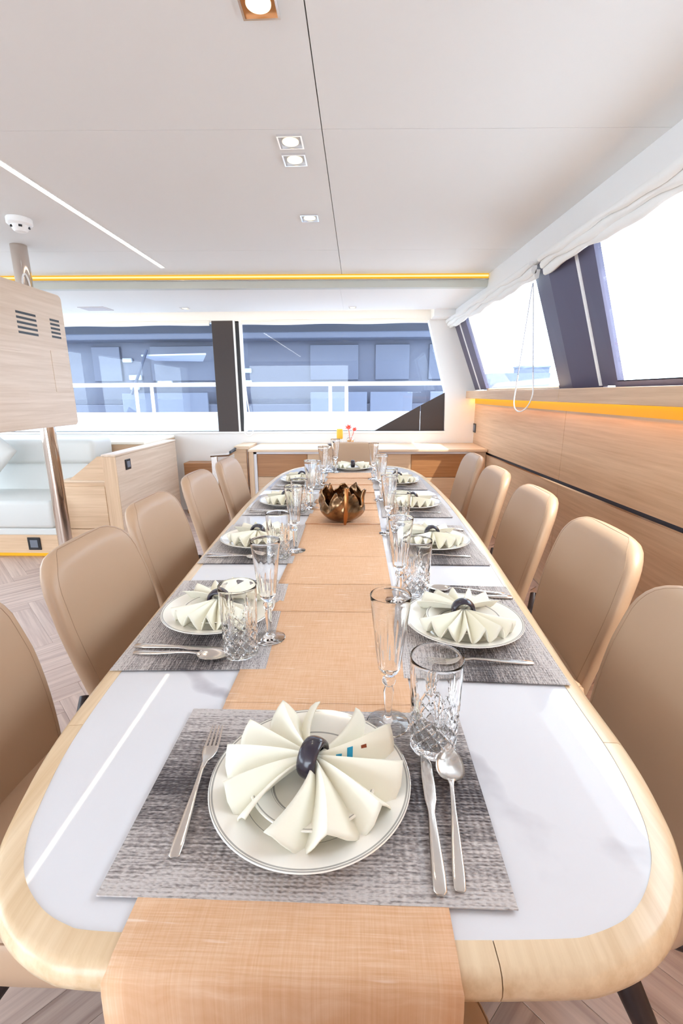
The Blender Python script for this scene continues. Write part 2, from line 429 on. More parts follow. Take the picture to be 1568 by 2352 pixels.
# dark mullion and blind tracks
t4 = struct(ob('trim_4', B(-1.603, -1.368, YW - .012, YW + .10, .92, 2.115, .003, 1), M['dark']))
ob('white_track', B(-1.366, -1.345, YW - .02, YW + .04, .925, 2.115), M['white_plastic'], t4)
ob('dark_slot', B(-1.345, -1.300, YW + .0, YW + .09, .92, 2.11), M['black'], t4)
ob('white_track', B(-1.300, -1.276, YW - .02, YW + .04, .925, 2.115), M['white_plastic'], t4)
# far sill lip
struct(ob('trim_5', B(-4.4, .98, YW - .012, YW + .10, .900, .925, .003, 1), M['white']))

# left and aft walls (out of frame): big windows and open sliding doors, as a yacht saloon has
bm = bmesh.new()
box(bm, -5.2, -5.0, -3.4, 5.45, -.01, .80); box(bm, -5.2, -5.0, -3.4, 5.45, 2.10, 2.40)
for y in (-3.4, -.9, 1.6, 4.1): box(bm, -5.2, -5.0, y, y + .25, .8, 2.1)
box(bm, -5.2, -5.0, 5.2, 5.45, .8, 2.1)
struct(ob('wall_left', bm, M['white']))
w5 = struct(empty('window_5', (-5.1, 1, .8)))
for y in (-3.15, -.65, 1.85, 4.35): inv(ob('pane', B(-5.11, -5.10, y, y + (2.25 if y < 4 else .85), .8, 2.1), M['pane'], w5), w5)
bm = bmesh.new()
box(bm, -5.0, -3.4, -3.4, -3.25, -.01, 2.4); box(bm, -.3, 1.42, -3.4, -3.25, -.01, 2.4); box(bm, -3.4, -.3, -3.4, -3.25, 2.15, 2.4)
struct(ob('wall_aft', bm, M['white']))

# ------------------------------------------------------------------ setting: window side
def zj(y): return .828 - .0184 * y              # joint of upper and lower panelling, with the deck's slope
XP = 1.305
wr = struct(ob('wall_right', B(XP + .022, 1.42, -3.25, 5.35, -.01, 1.33), M['plumdark']))
ys = [(-3.2, -1.0), (-1.0, 1.0), (1.0, 3.018), (3.018, 5.348)]
for y0, y1 in ys:
    a, b = y0 + .002, y1 - .002
    for zb0, zb1, zt0, zt1, nm in ((zj(a) + .012, zj(b) + .012, 1.33, 1.33, 'wall_panel'), (.0, .0, zj(a) - .014, zj(b) - .014, 'wall_panel')):
        ob(nm, hexa(bmesh.new(), [(XP, a, zb0), (XP + .02, a, zb0), (XP + .02, b, zb1), (XP, b, zb1)],
                    [(XP, a, zt0), (XP + .02, a, zt0), (XP + .02, b, zt1), (XP, b, zt1)]), M['oak_y'], wr)
bm = hexa(bmesh.new(), [(XP - .003, -3.2, zj(-3.2) - .016), (XP + .02, -3.2, zj(-3.2) - .016), (XP + .02, 5.345, zj(5.345) - .016), (XP - .003, 5.345, zj(5.345) - .016)],
          [(XP - .003, -3.2, zj(-3.2) - .007), (XP + .02, -3.2, zj(-3.2) - .007), (XP + .02, 5.345, zj(5.345) - .007), (XP - .003, 5.345, zj(5.345) - .007)])
ob('metal_strip', bm, M['chrome'], wr)
# wooden ledge under the side windows with amber light below
sh = struct(empty('trim_6', (1.25, 1, 1.32)))
for y0, y1 in ((-3.2, -.9), (-.9, 2.895), (2.897, 5.348)):
    inv(ob('ledge_board', B(1.195, 1.40, y0, y1 - .002, 1.282, 1.361, .004, 2), M['oak_y'], sh), sh)
inv(ob('painted_wash_band', B(1.298, 1.3045, -3.1, 5.335, 1.226, 1.2815), M['wash_band'], sh), sh)['label'] = 'glowing band standing in for the amber wash'  # flat glowing band stands in for the strip's amber wash on the panel
inv(ob('light_strip', B(1.268, 1.283, -3.1, 5.33, 1.279, 1.2818), M['led_shelf'], sh), sh)['label'] = 'amber light strip'

def xb(y): return 1.362 - .012 * y              # glass line at the sill
def xt(y): return 1.185 - .030 * y              # glass line at the head
ZB, ZT = 1.372, 2.07
def WQ(bm, y0, y1, d0, d1, z0=ZB, z1=ZT, mi=0):
    """slab in the leaning window plane, from offset d0 to d1 inboard"""
    def P(y, z, d): k = (z - ZB) / (ZT - ZB); return (xb(y) * (1 - k) + xt(y) * k - d, y, z)
    return hexa(bm, [P(y0, z0, d0), P(y0, z0, d1), P(y1, z0, d1), P(y1, z0, d0)], [P(y0, z1, d0), P(y0, z1, d1), P(y1, z1, d1), P(y1, z1, d0)], mi)
w3 = struct(empty('window_3', (1.3, 4, 1.37)))
inv(ob('pane', WQ(bmesh.new(), 3.15, 4.95, -.012, -.006), M['pane'], w3), w3)
bm = bmesh.new(); WQ(bm, 4.90, 5.345, -.03, .004); inv(ob('frame', bm, M['plum'], w3), w3)
inv(ob('blind_track', WQ(bmesh.new(), 5.11, 5.135, .004, .012), M['white_plastic'], w3), w3)
inv(ob('sill', WQ(bmesh.new(), 3.2, 4.90, -.03, .004, ZB - .01, ZB + .012), M['chrome'], w3), w3)
w4 = struct(empty('window_4', (1.3, 1, 1.37)))
inv(ob('pane', WQ(bmesh.new(), .55, 2.52, -.012, -.006), M['pane'], w4), w4)
inv(ob('frame', WQ(bmesh.new(), 2.50, 2.665, -.03, .004), M['plum'], w4), w4)
inv(ob('sill', WQ(bmesh.new(), .6, 2.50, -.03, .02, ZB - .01, ZB + .018), M['plum'], w4), w4)
inv(ob('sill_gasket', WQ(bmesh.new(), .6, 2.50, -.03, .004, ZB + .018, ZB + .024), M['black'], w4), w4)
# post between the side windows, a folded section
bm = bmesh.new()
def P(y, z, d): k = (z - ZB) / (ZT - ZB); return (xb(y) * (1 - k) + xt(y) * k - d, y, z)
z1 = 2.10
hexa(bm, [P(3.20, ZB - .01, -.03), P(2.665, ZB - .01, -.03), P(2.665, ZB - .01, -.005), P(2.93, ZB - .01, .040), P(3.20, ZB - .01, .0)],
     [P(3.20, z1, -.03), P(2.665, z1, -.03), P(2.665, z1, -.005), P(2.93, z1, .040), P(3.20, z1, .0)])
ob('upper_panel', WQ(bmesh.new(), -3.25, .6, -.05, .01), M['white'], wr)
t7 = struct(ob('trim_7', bm, M['plum']))
ob('blind_track', WQ(bmesh.new(), 2.655, 2.675, .0, .012, ZB, z1), M['white_plastic'], t7)
# head box / valance above the side windows
bm = bmesh.new(); rings = []
for i in range(13):
    y = -3.2 + i * (5.345 + 3.2) / 12
    X0 = xv(y); X1 = xt(y) - .035; zt_ = 2.40; zb_ = 2.075 + .006 * max(0, y - 1.8)
    rings.append([(X0 - .002, y, zt_), (X0 - .002, y, 2.19), (X0 * .55 + X1 * .45 - .012, y, 2.13), (X1, y, zb_), (X1 + .18, y, zb_), (X1 + .30, y, zt_)])
loops(bm, rings); struct(ob('trim_8', bm, M['white'], smooth=30))

# ------------------------------------------------------------------ roman blinds
def side_blind(y0, y1, label, endlift=0.):
    root = thing('roman_blind', label, 'blind', (xt(y1), y1, 2.05))
    rnd = random.Random(int(y1 * 100))
    for layer in range(3):
        bm = bmesh.new(); rings = []
        N = 40
        for i in range(N + 1):
            y = y0 + (y1 - y0) * i / N; X = xt(y) - .045
            zb_ = 2.075 + .006 * max(0, y - 1.8)
            wob = .006 * math.sin(y * 9 + layer * 2) + .003 * math.sin(y * 23 + layer)
            top = zb_ + .006 - layer * .022; bot = zb_ - .030 - layer * .030 + wob * 1.4
            off = (2 - layer) * .017 - .008 + .004 * math.sin(y * 5 + layer)
            r_ = [(X - .012 - off, y, top), (X - .020 - off + wob * .4, y, (top + bot) / 2), (X - .016 - off, y, bot + .006), (X - .006 - off, y, bot), (X + .008 - off, y, bot + .006), (X + .012 - off, y, top)]
            rings.append(r_)
        loops(bm, rings); inv(ob('fabric_fold', bm, M['blind'], root, smooth=50), root)
    return root
b1 = side_blind(3.045, 5.33, 'white roman blind folded up over the far side window')
b2 = side_blind(.55, 2.92, 'white roman blind folded up over the near side window')
def cord_loop(root, name, pts_fn, r, n=60, mat='white_plastic'):
    bm = bmesh.new(); tube(bm, [pts_fn(i / (n - 1)) for i in range(n)], r, 6); return inv(ob(name, bm, M[mat], root, smooth=True), root)
def side_cord(t):
    if t < .40: k = t / .40; return (1.085 + .02 * k, 3.19 + .22 * k, 2.0 - .66 * k)
    if t < .62:
        a = (t - .40) / .22 * PI; return (1.105 - .02 * math.sin(a), 3.238 + .172 * math.cos(a), 1.34 - .125 * math.sin(a) ** .8)
    k = (t - .62) / .38; return (1.105 - .02 * k, 3.066 + .114 * k, 1.34 + .66 * k)
cord_loop(b1, 'pull_cord', lambda t: side_cord(.33 + .36 * t), .0045, 60)
for q0, q1 in ((0, .33), (.69, 1.)):
    o = cord_loop(b1, 'cord_strand', lambda t: side_cord(q0 + (q1 - q0) * t), .0032, 20, 'greycord')
o['label'] = 'thin grey upper strand of the cord'
def far_blind(x0, x1, label):
    root = thing('roman_blind', label, 'blind', ((x0 + x1) / 2, YW, 2.1))
    for layer in range(3):
        bm = bmesh.new(); rings = []
        for i in range(31):
            x = x0 + (x1 - x0) * i / 30; wob = .004 * math.sin(x * 7 + layer * 2)
            top, bot = 2.118 - layer * .014, 2.098 - layer * .016 + wob; y = YW - .022 - layer * .009
            rings.append([(x, y, top), (x, y - .008, (top + bot) / 2), (x, y - .004, bot), (x, y + .012, bot), (x, y + .014, top)])
        loops(bm, rings); inv(ob('fabric_fold', bm, M['blind'], root, smooth=50), root)
    return root
far_blind(-4.3, -1.62, 'white roman blind bunched at the top of the left far window')
b4 = far_blind(-1.27, .74, 'white roman blind bunched at the top of the right far window')
def far_cord(t):
    if t < .46: k = t / .46; return (-1.275 - .022 * k ** 4, YW - .045, 2.10 - 1.15 * k)
    if t < .56: a = (t - .46) / .10 * PI; return (-1.247 - .05 * math.cos(a), YW - .045, .95 - .075 * math.sin(a) ** .8)
    k = (t - .56) / .44; return (-1.197 - .066 * (1 - (1 - k) ** 4), YW - .045, .95 + 1.15 * k)
cord_loop(b4, 'pull_cord', far_cord, .006, 100)

# ------------------------------------------------------------------ outside
struct(ob('sea', B(-400, 900, -300, 900, -1.6, -1.5), M['seawater']))
bw = tag(ob('side_deck_bulwark', B(-9, 1.45, 6.10, 6.22, -.3, 1.112, .01), M['gelcoat']), 'white bulwark of the side deck outside the far windows', 'bulwark')
ob('deck_floor', B(-9, 1.45, 5.49, 6.10, -.3, .2), M['gelcoat'], bw)
rail = thing('guard_rail', 'white guard rail on posts outside the far windows', 'railing', (0, 6.16, 1.11))
bm = bmesh.new(); tube(bm, [(-9, 6.14, 1.462), (1.45, 6.14, 1.462)], .026, 12); inv(ob('top_rail', bm, M['gelcoat'], rail, smooth=True), rail)
for x in (-5.2, -5.0, -2.90, -2.69, -.362, -.153, 1.4):
    bm = bmesh.new(); tube(bm, [(x, 6.15, 1.113), (x, 6.15, 1.45)], .022, 10); inv(ob('rail_post', bm, M['gelcoat'], rail, smooth=True), rail)
ny = thing('neighbouring_yacht', 'blue grey yacht moored alongside, seen through the far windows', 'yacht', (-2, 9.5, -1))
def ny_part(name, bm, m): return inv(ob(name, bm, m, ny), ny)
ny_part('hull', B(-14, 2.15, 9.8, 13, -1.5, 1.15, .03), M['hull'])
ny_part('cabin_wall', B(-12, 2.15, 10.1, 13, 1.15, 4.2), M['hull'])
ny_part('deck_edge', B(-12, 2.15, 9.6, 10.1, 2.40, 2.52, .02), M['hull2'])
for x0, x1 in ((-5.6, -5.0), (-4.35, -2.9), (-1.0, .0), (.35, 1.05), (1.45, 2.1)):
    ny_part('side_window', B(x0, x1, 10.04, 10.1, 1.62, 2.32, .01), M['hull2'])
for x0, x1 in ((-4.9, -3.1), (-2.8, -2.3), (-.98, .18), (.24, 1.1), (1.45, 2.1)):
    ny_part('fender_board', B(x0, x1, 9.72, 9.8, .85, 1.38, .02), plain('fender_board_white', lin(90, 95, 110), .4) if 'fb' not in M else M['fb'])
ny_part('sun_awning', hexa(bmesh.new(), [(-4.3, 9.5, 2.08), (-3.0, 9.5, 2.10), (-3.2, 9.9, 2.00), (-4.2, 9.9, 2.02)], [(-4.3, 9.5, 2.11), (-3.0, 9.5, 2.13), (-3.2, 9.9, 2.03), (-4.2, 9.9, 2.05)]), M['pale_bits'])
ny_part('added_shade_slab', B(-12, 2.15, 8.25, 10.1, 2.78, 2.95, .03), M['gelcoat'])  # added out of view to keep sun off the yacht's side
for x0, x1, z0, z1 in ((-5.0, -4.72, 1.98, 2.12), (-4.9, -4.55, 1.62, 1.78), (-4.9, -4.62, 1.42, 1.60), (-4.3, -3.9, 1.50, 1.66), (-2.42, -2.2, 1.75, 1.9), (-2.44, -2.2, 1.5, 1.66)):
    ny_part('bright_patch', B(x0 + .04, x1 - .04, 10.03, 10.1, z0 + .02, z1 - .03, .02), M['pale_bits'])  # pale blocks stand in for bright reflections and boats behind the cabin glass
bm = bmesh.new(); tube(bm, [(-4.55, 9.45, 1.35), (-4.15, 9.45, 2.2)], .03, 8); ny_part('stanchion', bm, M['hull3'])
bm = bmesh.new(); tube(bm, [(2.05, 9.45, .7), (2.05, 9.45, 2.4)], .018, 8); ny_part('stanchion', bm, M['gelcoat'])
pb = thing('pier_building', 'hazy pale building on a pier at the horizon beyond the side window', 'building', (105, 290, -1.5))
bm = bmesh.new(); box(bm, 94, 111, 285, 296, -1.5, 15.6); box(bm, 93.5, 111.5, 284.5, 296.5, 15.6, 16.6); inv(ob('shed_block', bm, M['haze'], pb), pb)
inv(ob('pier_deck', B(78, 111, 283, 300, -1.5, 12.6), M['haze'], pb), pb)

# ------------------------------------------------------------------ downlights, detector, hatch
def downlight(x, y, z, label, s=.047, copper=False):
    t = thing('downlight', label, 'light', (x, y, z), 0, 'downlights in the ceiling')
    bm = bmesh.new(); o_, i_ = s, s - .006
    for (a, b, c_, d) in ((-o_, o_, -o_, -i_), (-o_, o_, i_, o_), (-o_, -i_, -i_, i_), (i_, o_, -i_, i_)): box(bm, a, b, c_, d, -.008, .001)
    ob('frame', bm, M['chrome'], t)
    bm = bmesh.new(); box(bm, -i_, i_, -i_, i_, -.003, .001); ob('reflector', bm, M['copper'] if copper else M['reflector'], t)
    bm = bmesh.new(); lathe(bm, [(s * .66, -.003), (s * .66, -.006), (s * .55, -.0075), (s * .2, -.008)], 32); ob('lens', bm, M['lamp'], t)
    ld = bpy.data.lights.new('downlight_lamp', 'SPOT'); ld.energy = 5; ld.color = (1, .88, .72); ld.spot_size = math.radians(110); ld.spot_blend = .6; ld.shadow_soft_size = .03
    lo = bpy.data.objects.new('downlight_lamp', ld); C.objects.link(lo); lo.parent = t; lo.location = (0, 0, -.02)
    return t
downlight(-.246, 1.385, ZC, 'square copper lined downlight nearest in the ceiling', .047, True)
downlight(-.258, 2.022, ZC, 'square silver downlight, nearer of the close pair')
downlight(-.260, 2.160, ZC, 'square silver downlight, farther of the close pair')
downlight(-.265, 2.800, ZC, 'small square downlight alone before the light channel')
downlight(-.06, 4.905, ZR, 'small downlight on the rear ceiling above the right far window', .04)
downlight(-1.71, 4.85, ZR, 'small downlight on the rear ceiling above the left far window', .04)
t = thing('smoke_detector', 'white round smoke detector on the ceiling above the pole', 'detector', (-1.825, 2.735, ZC))
bm = bmesh.new(); lathe(bm, [(.058, .001), (.062, -.004), (.062, -.028), (.056, -.034), (.046, -.036), (.036, -.058), (.028, -.066), (.01, -.068)], 40); ob('housing', bm, M['white_plastic'], t, smooth=35)
for k_ in range(10):
    a = 2 * PI * k_ / 10
    if k_ % 2 == 0: bm = B(-.008, .008, .039, .046, -.050, -.040); xform(bm, Matrix.Rotation(a, 4, 'Z')); ob('vent_slot', bm, M['black'], t)
t = thing('ceiling_hatch', 'flat grey air hatch on the rear ceiling at left', 'vent', (-2.59, 4.83, ZR))
ob('frame', B(-.13, .13, -.10, .10, -.006, .001, .002, 1), plain('grey_hatch', lin(205, 198, 198), .6), t)
ob('grille', B(-.11, .11, -.08, .08, -.008, -.005, .001, 1), plain('grey_hatch_grille', lin(192, 186, 188), .6), t)

# ------------------------------------------------------------------ sideboard and neighbours
sb = thing('sideboard', 'long pale oak sideboard under the right far window', 'cabinet', (0, 5.0, 0))
def P_(o): return inv(o, o.parent)
P_(ob('top', B(-1.125, 1.30, 4.70, 5.335, .765, .79, .003, 1), M['oak_light_x'], sb))
P_(ob('side_panel', B(-1.122, -1.075, 4.71, 5.33, 0, .765), M['oak_z'], sb))
P_(ob('side_panel', B(1.14, 1.30, 4.76, 5.33, 0, .765), M['oak_z'], sb))
P_(ob('inset_frame', B(-1.075, -1.045, 4.725, 5.0, 0, .765), plain('white_inset', lin(222, 222, 228), .3), sb))
P_(ob('inset_frame', B(-1.075, 1.14, 4.725, 5.0, .742, .765), plain('white_inset_top', lin(222, 222, 228), .3), sb))
P_(ob('carcass', B(-1.045, 1.14, 4.76, 5.32, .0, .742), M['oak_x'], sb))
for x0, x1, z0, z1, m in ((-1.043, -.525, .505, .738, 'oak_dark'), (.545, 1.10, .500, .738, 'oak_dark'), (-1.043, -.525, .02, .499, 'oak_x'), (.545, 1.10, .02, .494, 'oak_x'),
                          (-.52, .0, .02, .738, 'oak_x'), (.005, .54, .02, .738, 'oak_x')):
    o = P_(ob('door' if z0 < .1 else 'drawer_front', B(x0, x1, 4.742, 4.762, z0, z1, .002, 1), M[m], sb))
    if m == 'oak_dark': o['label'] = 'darker brown drawer front'
dk = thing('side_table', 'narrow oak stand with a chrome bracket left of the sideboard', 'cabinet', (-1.25, 5.1, 0))
P_(ob('top', B(-1.33, -1.165, 4.93, 5.335, .765, .80, .003, 1), M['oak_light_x'], dk))
P_(ob('body', B(-1.20, -1.135, 5.0, 5.33, 0, .765), M['oak_dark'], dk))
P_(ob('front_board', B(-1.33, -1.20, 4.93, 4.96, .0, .765), M['oak_x'], dk))
br = thing('metal_bracket', 'chrome folding bracket with a flat arm beside the oak stand', 'bracket', (-1.4, 4.6, .7))
P_(ob('arm', hexa(bmesh.new(), [(-1.46, 4.52, .735), (-1.30, 4.60, .735), (-1.28, 4.90, .748), (-1.32, 4.92, .748), (-1.36, 4.66, .735), (-1.46, 4.58, .735)],
                  [(-1.46, 4.52, .752), (-1.30, 4.60, .752), (-1.28, 4.90, .765), (-1.32, 4.92, .765), (-1.36, 4.66, .752), (-1.46, 4.58, .752)]), M['chrome'], br))
P_(ob('post', B(-1.455, -1.40, 4.53, 4.56, .0, .735), M['satin'], br))
bm = bmesh.new(); tube(bm, [(-1.31, 4.70, .765), (-1.31, 4.91, .778)], .012, 8); P_(ob('handle', bm, M['black'], br))
struct(ob('trim_9', B(-1.98, -1.335, 5.16, 5.345, -.005, .585, .004, 1), M['oak_dark']))
# tray with candle and flowers
tr = thing('tray', 'dark oval tray on the sideboard holding candle and vase', 'tray', (-.15, 5.10, .7905))
bm = bmesh.new(); lathe(bm, [(.02, 0), (.165, 0), (.185, .012), (.19, .016), (.18, .016), (.16, .006), (.02, .006)], 40); xform(bm, Matrix.Diagonal((1, .62, 1, 1))); ob('dish', bm, M['tray'], tr, smooth=40)
cn = thing('candle', 'yellow pillar candle on a white holder on the tray', 'candle', (-.20, 5.09, .797))
bm = bmesh.new(); lathe(bm, [(.034, 0), (.034, .02), (.026, .05), (.032, .065), (.01, .066)], 28); ob('holder', bm, M['white_plastic'], cn, smooth=40)
bm = bmesh.new(); lathe(bm, [(.03, .066), (.033, .07), (.033, .168), (.028, .172), (.006, .168)], 28); ob('wax', bm, M['candle'], cn, smooth=40)
bm = bmesh.new(); tube(bm, [(0, 0, .166), (0, .001, .182)], .0015, 6); ob('wick', bm, M['black'], cn)
vs_ = thing('flower_vase', 'small clear vase with red flowers and thin reeds on the tray', 'vase', (-.085, 5.09, .797))
bm = bmesh.new(); lathe(bm, [(.01, 0), (.045, .001), (.05, .02), (.04, .06), (.022, .085), (.026, .10), (.022, .10), (.018, .085), (.036, .058), (.045, .02), (.01, .006)], 32); ob('glass', bm, M['crystal'], vs_, smooth=50)
bm = bmesh.new(); lathe(bm, [(.01, .008), (.041, .009), (.042, .02), (.034, .05), (.005, .05)], 28); ob('oil', bm, M['amber'], vs_, smooth=50)
for k_, (dx, dy, h) in enumerate(((-.05, .0, .26), (.05, .01, .25), (.03, -.02, .24), (-.02, .02, .25))):
    bm = bmesh.new(); tube(bm, [(0, 0, .02), (dx * .3, dy * .3, .10), (dx, dy, h)], .0022, 5); ob('reed', bm, M['cream'], vs_)
def flower(cx_, cz_, n, r):
    bm = bmesh.new()
    for i in range(n):
        a = 2 * PI * i / n
        pts = [(0, 0, 0), (.35 * r, -.25 * r, .1 * r), (r, 0, .25 * r), (.35 * r, .25 * r, .1 * r)]
        b2 = bmesh.new(); hexa(b2, pts, [(x, y, z + .002) for x, y, z in pts]); xform(b2, Matrix.Translation((cx_, 0, cz_)) @ Matrix.Rotation(.9, 4, 'X') @ Matrix.Rotation(a, 4, 'Z'))
        me = bpy.data.meshes.new('tmp'); b2.to_mesh(me); b2.free(); bm.from_mesh(me); bpy.data.meshes.remove(me)
    tube(bm, [(0, 0, .03), (cx_, 0, cz_)], .003, 5); return bm
ob('flower', flower(-.02, .185, 7, .042), M['red'], vs_); ob('flower', flower(.045, .165, 6, .034), M['red'], vs_)

# ------------------------------------------------------------------ left side: sofa, cabinet, pole, panel box
def cushion(w_, d_, h_, r=.05): return B(-w_ / 2, w_ / 2, -d_ / 2, d_ / 2, 0, h_, r, 5)
sf = thing('sofa', 'long white leather sofa on a wooden plinth with amber under-light', 'sofa', (-3.5, 4.0, 0))
P_(ob('plinth', B(-4.9, -2.505, 3.62, 4.6, .045, .205), M['oak_x'], sf))
P_(ob('seat_base', B(-4.9, -2.505, 3.61, 4.6, .205, .265, .01), M['sofa'], sf))
P_(ob('seat_cushion', B(-4.9, -2.51, 3.59, 4.30, .265, .50, .035, 4), M['sofa'], sf, smooth=40))
P_(ob('back_cushion', hexa(bmesh.new(), [(-4.9, 4.10, .50), (-2.51, 4.10, .50), (-2.51, 4.45, .50), (-4.9, 4.45, .50)], [(-4.9, 4.2, .73), (-2.51, 4.2, .73), (-2.51, 4.5, .73), (-4.9, 4.5, .73)]), M['sofa'], sf))
P_(ob('head_cushion', B(-4.9, -2.42, 4.16, 4.52, .72, .945, .05, 5), M['sofa'], sf, smooth=40))
P_(ob('light_strip', B(-4.9, -2.45, 3.66, 3.68, .004, .030), M['led_warm'], sf))['label'] = 'amber light strip under the plinth'
pl = thing('cushion', 'white square cushion leaning on the sofa back', 'cushion', (-3.30, 3.90, .502))
bm = bmesh.new(); N = 16; rings = []
g = [[None] * (N + 1) for _ in range(N + 1)]
for sgn in (1, -1):
    gv = {}
    for i in range(N + 1):
        for j in range(N + 1):
            u, v_ = -1 + 2 * i / N, -1 + 2 * j / N
            t_ = .075 * (max(0, (1 - u * u)) * max(0, (1 - v_ * v_))) ** .45
            k_ = 1 - .06 * (1 - u * u) * (abs(v_) > .99) - .0
            gv[i, j] = bm.verts.new((u * .25 * (1 - .06 * (1 - abs(v_)) * 0), sgn * t_, v_ * .25))
    for i in range(N):
        for j in range(N): bm.faces.new((gv[i, j], gv[i + 1, j], gv[i + 1, j + 1], gv[i, j + 1]))
bmesh.ops.remove_doubles(bm, verts=bm.verts[:], dist=.0005)
xform(bm, Matrix.Translation((0, 0, .33)) @ Matrix.Rotation(math.radians(-16), 4, 'X') @ Matrix.Rotation(math.radians(38), 4, 'Y'))
ob('cover', bm, M['sofa'], pl, smooth=True)
cb = thing('corner_cabinet', 'pale oak end cabinet with drawers beside the white sofa', 'cabinet', (-2.1, 4.3, 0))
P_(ob('end_panel', B(-2.115, -2.0, 3.74, 5.03, 0, .842, .003, 1), M['oak_light_y'], cb))
P_(ob('front_strip', B(-2.114, -2.001, 3.733, 3.741, 0, .842), M['oak_z'], cb))
P_(ob('top_cap', B(-2.12, -1.995, 3.735, 5.035, .842, .862, .004, 1), M['oak_light_y'], cb))
P_(ob('drawer_carcass', B(-2.49, -2.117, 3.765, 4.08, 0, .625), M['oak_x'], cb))
P_(ob('drawer_top', B(-2.50, -2.117, 3.75, 4.08, .625, .645, .003, 1), M['oak_light_x'], cb))
P_(ob('drawer_front', B(-2.485, -2.125, 3.745, 3.765, .225, .592, .003, 1), M['oak_x'], cb))
P_(ob('drawer_front', B(-2.485, -2.125, 3.745, 3.765, .01, .218, .003, 1), M['oak_x'], cb))
P_(ob('sloped_board', hexa(bmesh.new(), [(-2.43, 3.76, .646), (-2.118, 3.76, .646), (-2.118, 3.76, .843), (-2.165, 3.76, .843)], [(-2.43, 3.79, .646), (-2.118, 3.79, .646), (-2.118, 3.79, .843), (-2.165, 3.79, .843)]), M['oak_x'], cb))
bs = struct(ob('trim_10', B(-2.9, -2.125, 4.56, 5.33, .60, .86, .003, 1), M['oak_x']))
ob('top_board', B(-2.9, -2.12, 4.545, 5.335, .86, .885, .003, 1), M['cream'], bs)
def socket(name, label, cat, loc, rz, s=.042):
    t = thing(name, label, cat, loc, rz)
    ob('plate', B(-s, s, -.008, 0, -s, s, .003, 1), M['black'], t)
    ob('rocker', B(-s * .6, s * .6, -.012, -.006, -s * .6, s * .6, .002, 1), M['greyp'], t); return t
socket('power_socket', 'black framed switch on the side of the oak cabinet', 'switch', (-2.0, 3.93, .755), PI / 2, .045)
t = socket('power_socket', 'black socket low on the sofa plinth', 'socket', (-2.72, 3.62, .128), 0, .055)
socket('power_socket', 'small black socket on the oak wall panel by the far corner', 'socket', (XP, 5.30, .96), -PI / 2, .05)

po = thing('steel_pole', 'polished steel pole from floor to ceiling carrying the panel box', 'pole', (-2.153, 3.18, 0))
for z0, z1 in ((0, 1.129), (2.001, ZC - .001)): ob('pole_section', tube(bmesh.new(), [(0, 0, z0), (0, 0, z1)], .048, 28), M['steel'], po, smooth=40)
tv = thing('panel_box', 'pale oak panel box with black vent slots on the steel pole', 'cabinet', (-2.15, 2.6, 1.13))
bm = B(-2.265, -2.05, 1.75, 3.385, 1.130, 2.0)
es = [e for e in bm.edges if abs(e.verts[0].co.x - e.verts[1].co.x) > .1]
bmesh.ops.bevel(bm, geom=es, offset=.03, segments=4, affect='EDGES', profile=.5)
bmesh.ops.bevel(bm, geom=[e for e in bm.edges if e.calc_face_angle(0) > 1.2], offset=.006, segments=2, affect='EDGES')
P_(ob('shell', bm, M['oak_light_y'], tv, smooth=35))
sc_ = 2.05 / 1.9
for y0, y1, z0, z1 in ((2.905, 3.085, 1.705, 1.83), (3.222, 3.322, 1.715, 1.83)):
    for k_ in range(5):
        z = z1 - .004 - k_ * (z1 - z0) / 4.35
        P_(ob('vent_slot', B(-2.052, -2.0495, y0 + .0 * k_, y1 + .0 * k_, z - .007, z + .007), M['black'], tv))
for y0, y1, z0, z1 in ((2.45, 2.90, 1.60, 1.70), (3.18, 3.335, 1.36, 1.628), (2.45, 2.90, 1.29, 1.385)):
    P_(ob('cover_panel', B(-2.051, -2.047, y0, y1, z0, z1, .0012, 1), M['oak_light_y'], tv))
bm = bmesh.new(); tube(bm, [(-2.10, 3.12 + .035 * math.cos(a_), 1.99 + .09 * math.sin(a_)) for a_ in [PI * i / 14 for i in range(15)]], .005, 6); P_(ob('cable_loop', bm, M['white_plastic'], tv, smooth=True))

# ------------------------------------------------------------------ dining table
TX, TZ = -.05, .75
OUT = [(-.05, .344), (.10, .346), (.224, .351), (.268, .357), (.321, .376), (.363, .405), (.400, .446), (.424, .488), (.444, .55), (.460, .668), (.465, .89), (.492, 1.35), (.522, 2.0), (.525, 2.68), (.495, 3.3), (.455, 3.58), (.385, 3.77), (.28, 3.87), (.1, 3.91),
       (-.06, 3.915), (-.22, 3.91), (-.4, 3.87), (-.505, 3.77), (-.572, 3.58), (-.61, 3.3), (-.628, 2.6), (-.607, 1.95), (-.575, 1.3), (-.552, .88), (-.54, .72), (-.525, .618), (-.50, .52), (-.483, .473), (-.459, .431), (-.428, .397), (-.385, .367), (-.343, .350), (-.302, .343), (-.18, .342)]
def catmull(P_s, k=8):
    n = len(P_s); out = []
    for i in range(n):
        p0, p1, p2, p3 = [Vector(P_s[(i + d) % n]) for d in (-1, 0, 1, 2)]
        for j in range(k):
            t = j / k
            out.append(.5 * ((2 * p1) + (p2 - p0) * t + (2 * p0 - 5 * p1 + 4 * p2 - p3) * t * t + (3 * p1 - p0 - 3 * p2 + p3) * t ** 3))
    return out
oc = catmull(OUT); NO = len(oc)
nrm = []
for i in range(NO):
    d = (oc[(i + 1) % NO] - oc[i - 1]); nrm.append(Vector((-d.y, d.x)).normalized())   # inward for CCW
tb = thing('dining_table', 'long boat-shaped dining table with white marble top and oak rim', 'table', (TX, 2.12, 0))
W_R = .036
ins = [oc[i] + nrm[i] * W_R for i in range(NO)]
bm = hexa(bmesh.new(), [(p.x, p.y, TZ - .03) for p in ins], [(p.x, p.y, TZ) for p in ins])
P_(ob('marble_top', bm, M['marble'], tb))
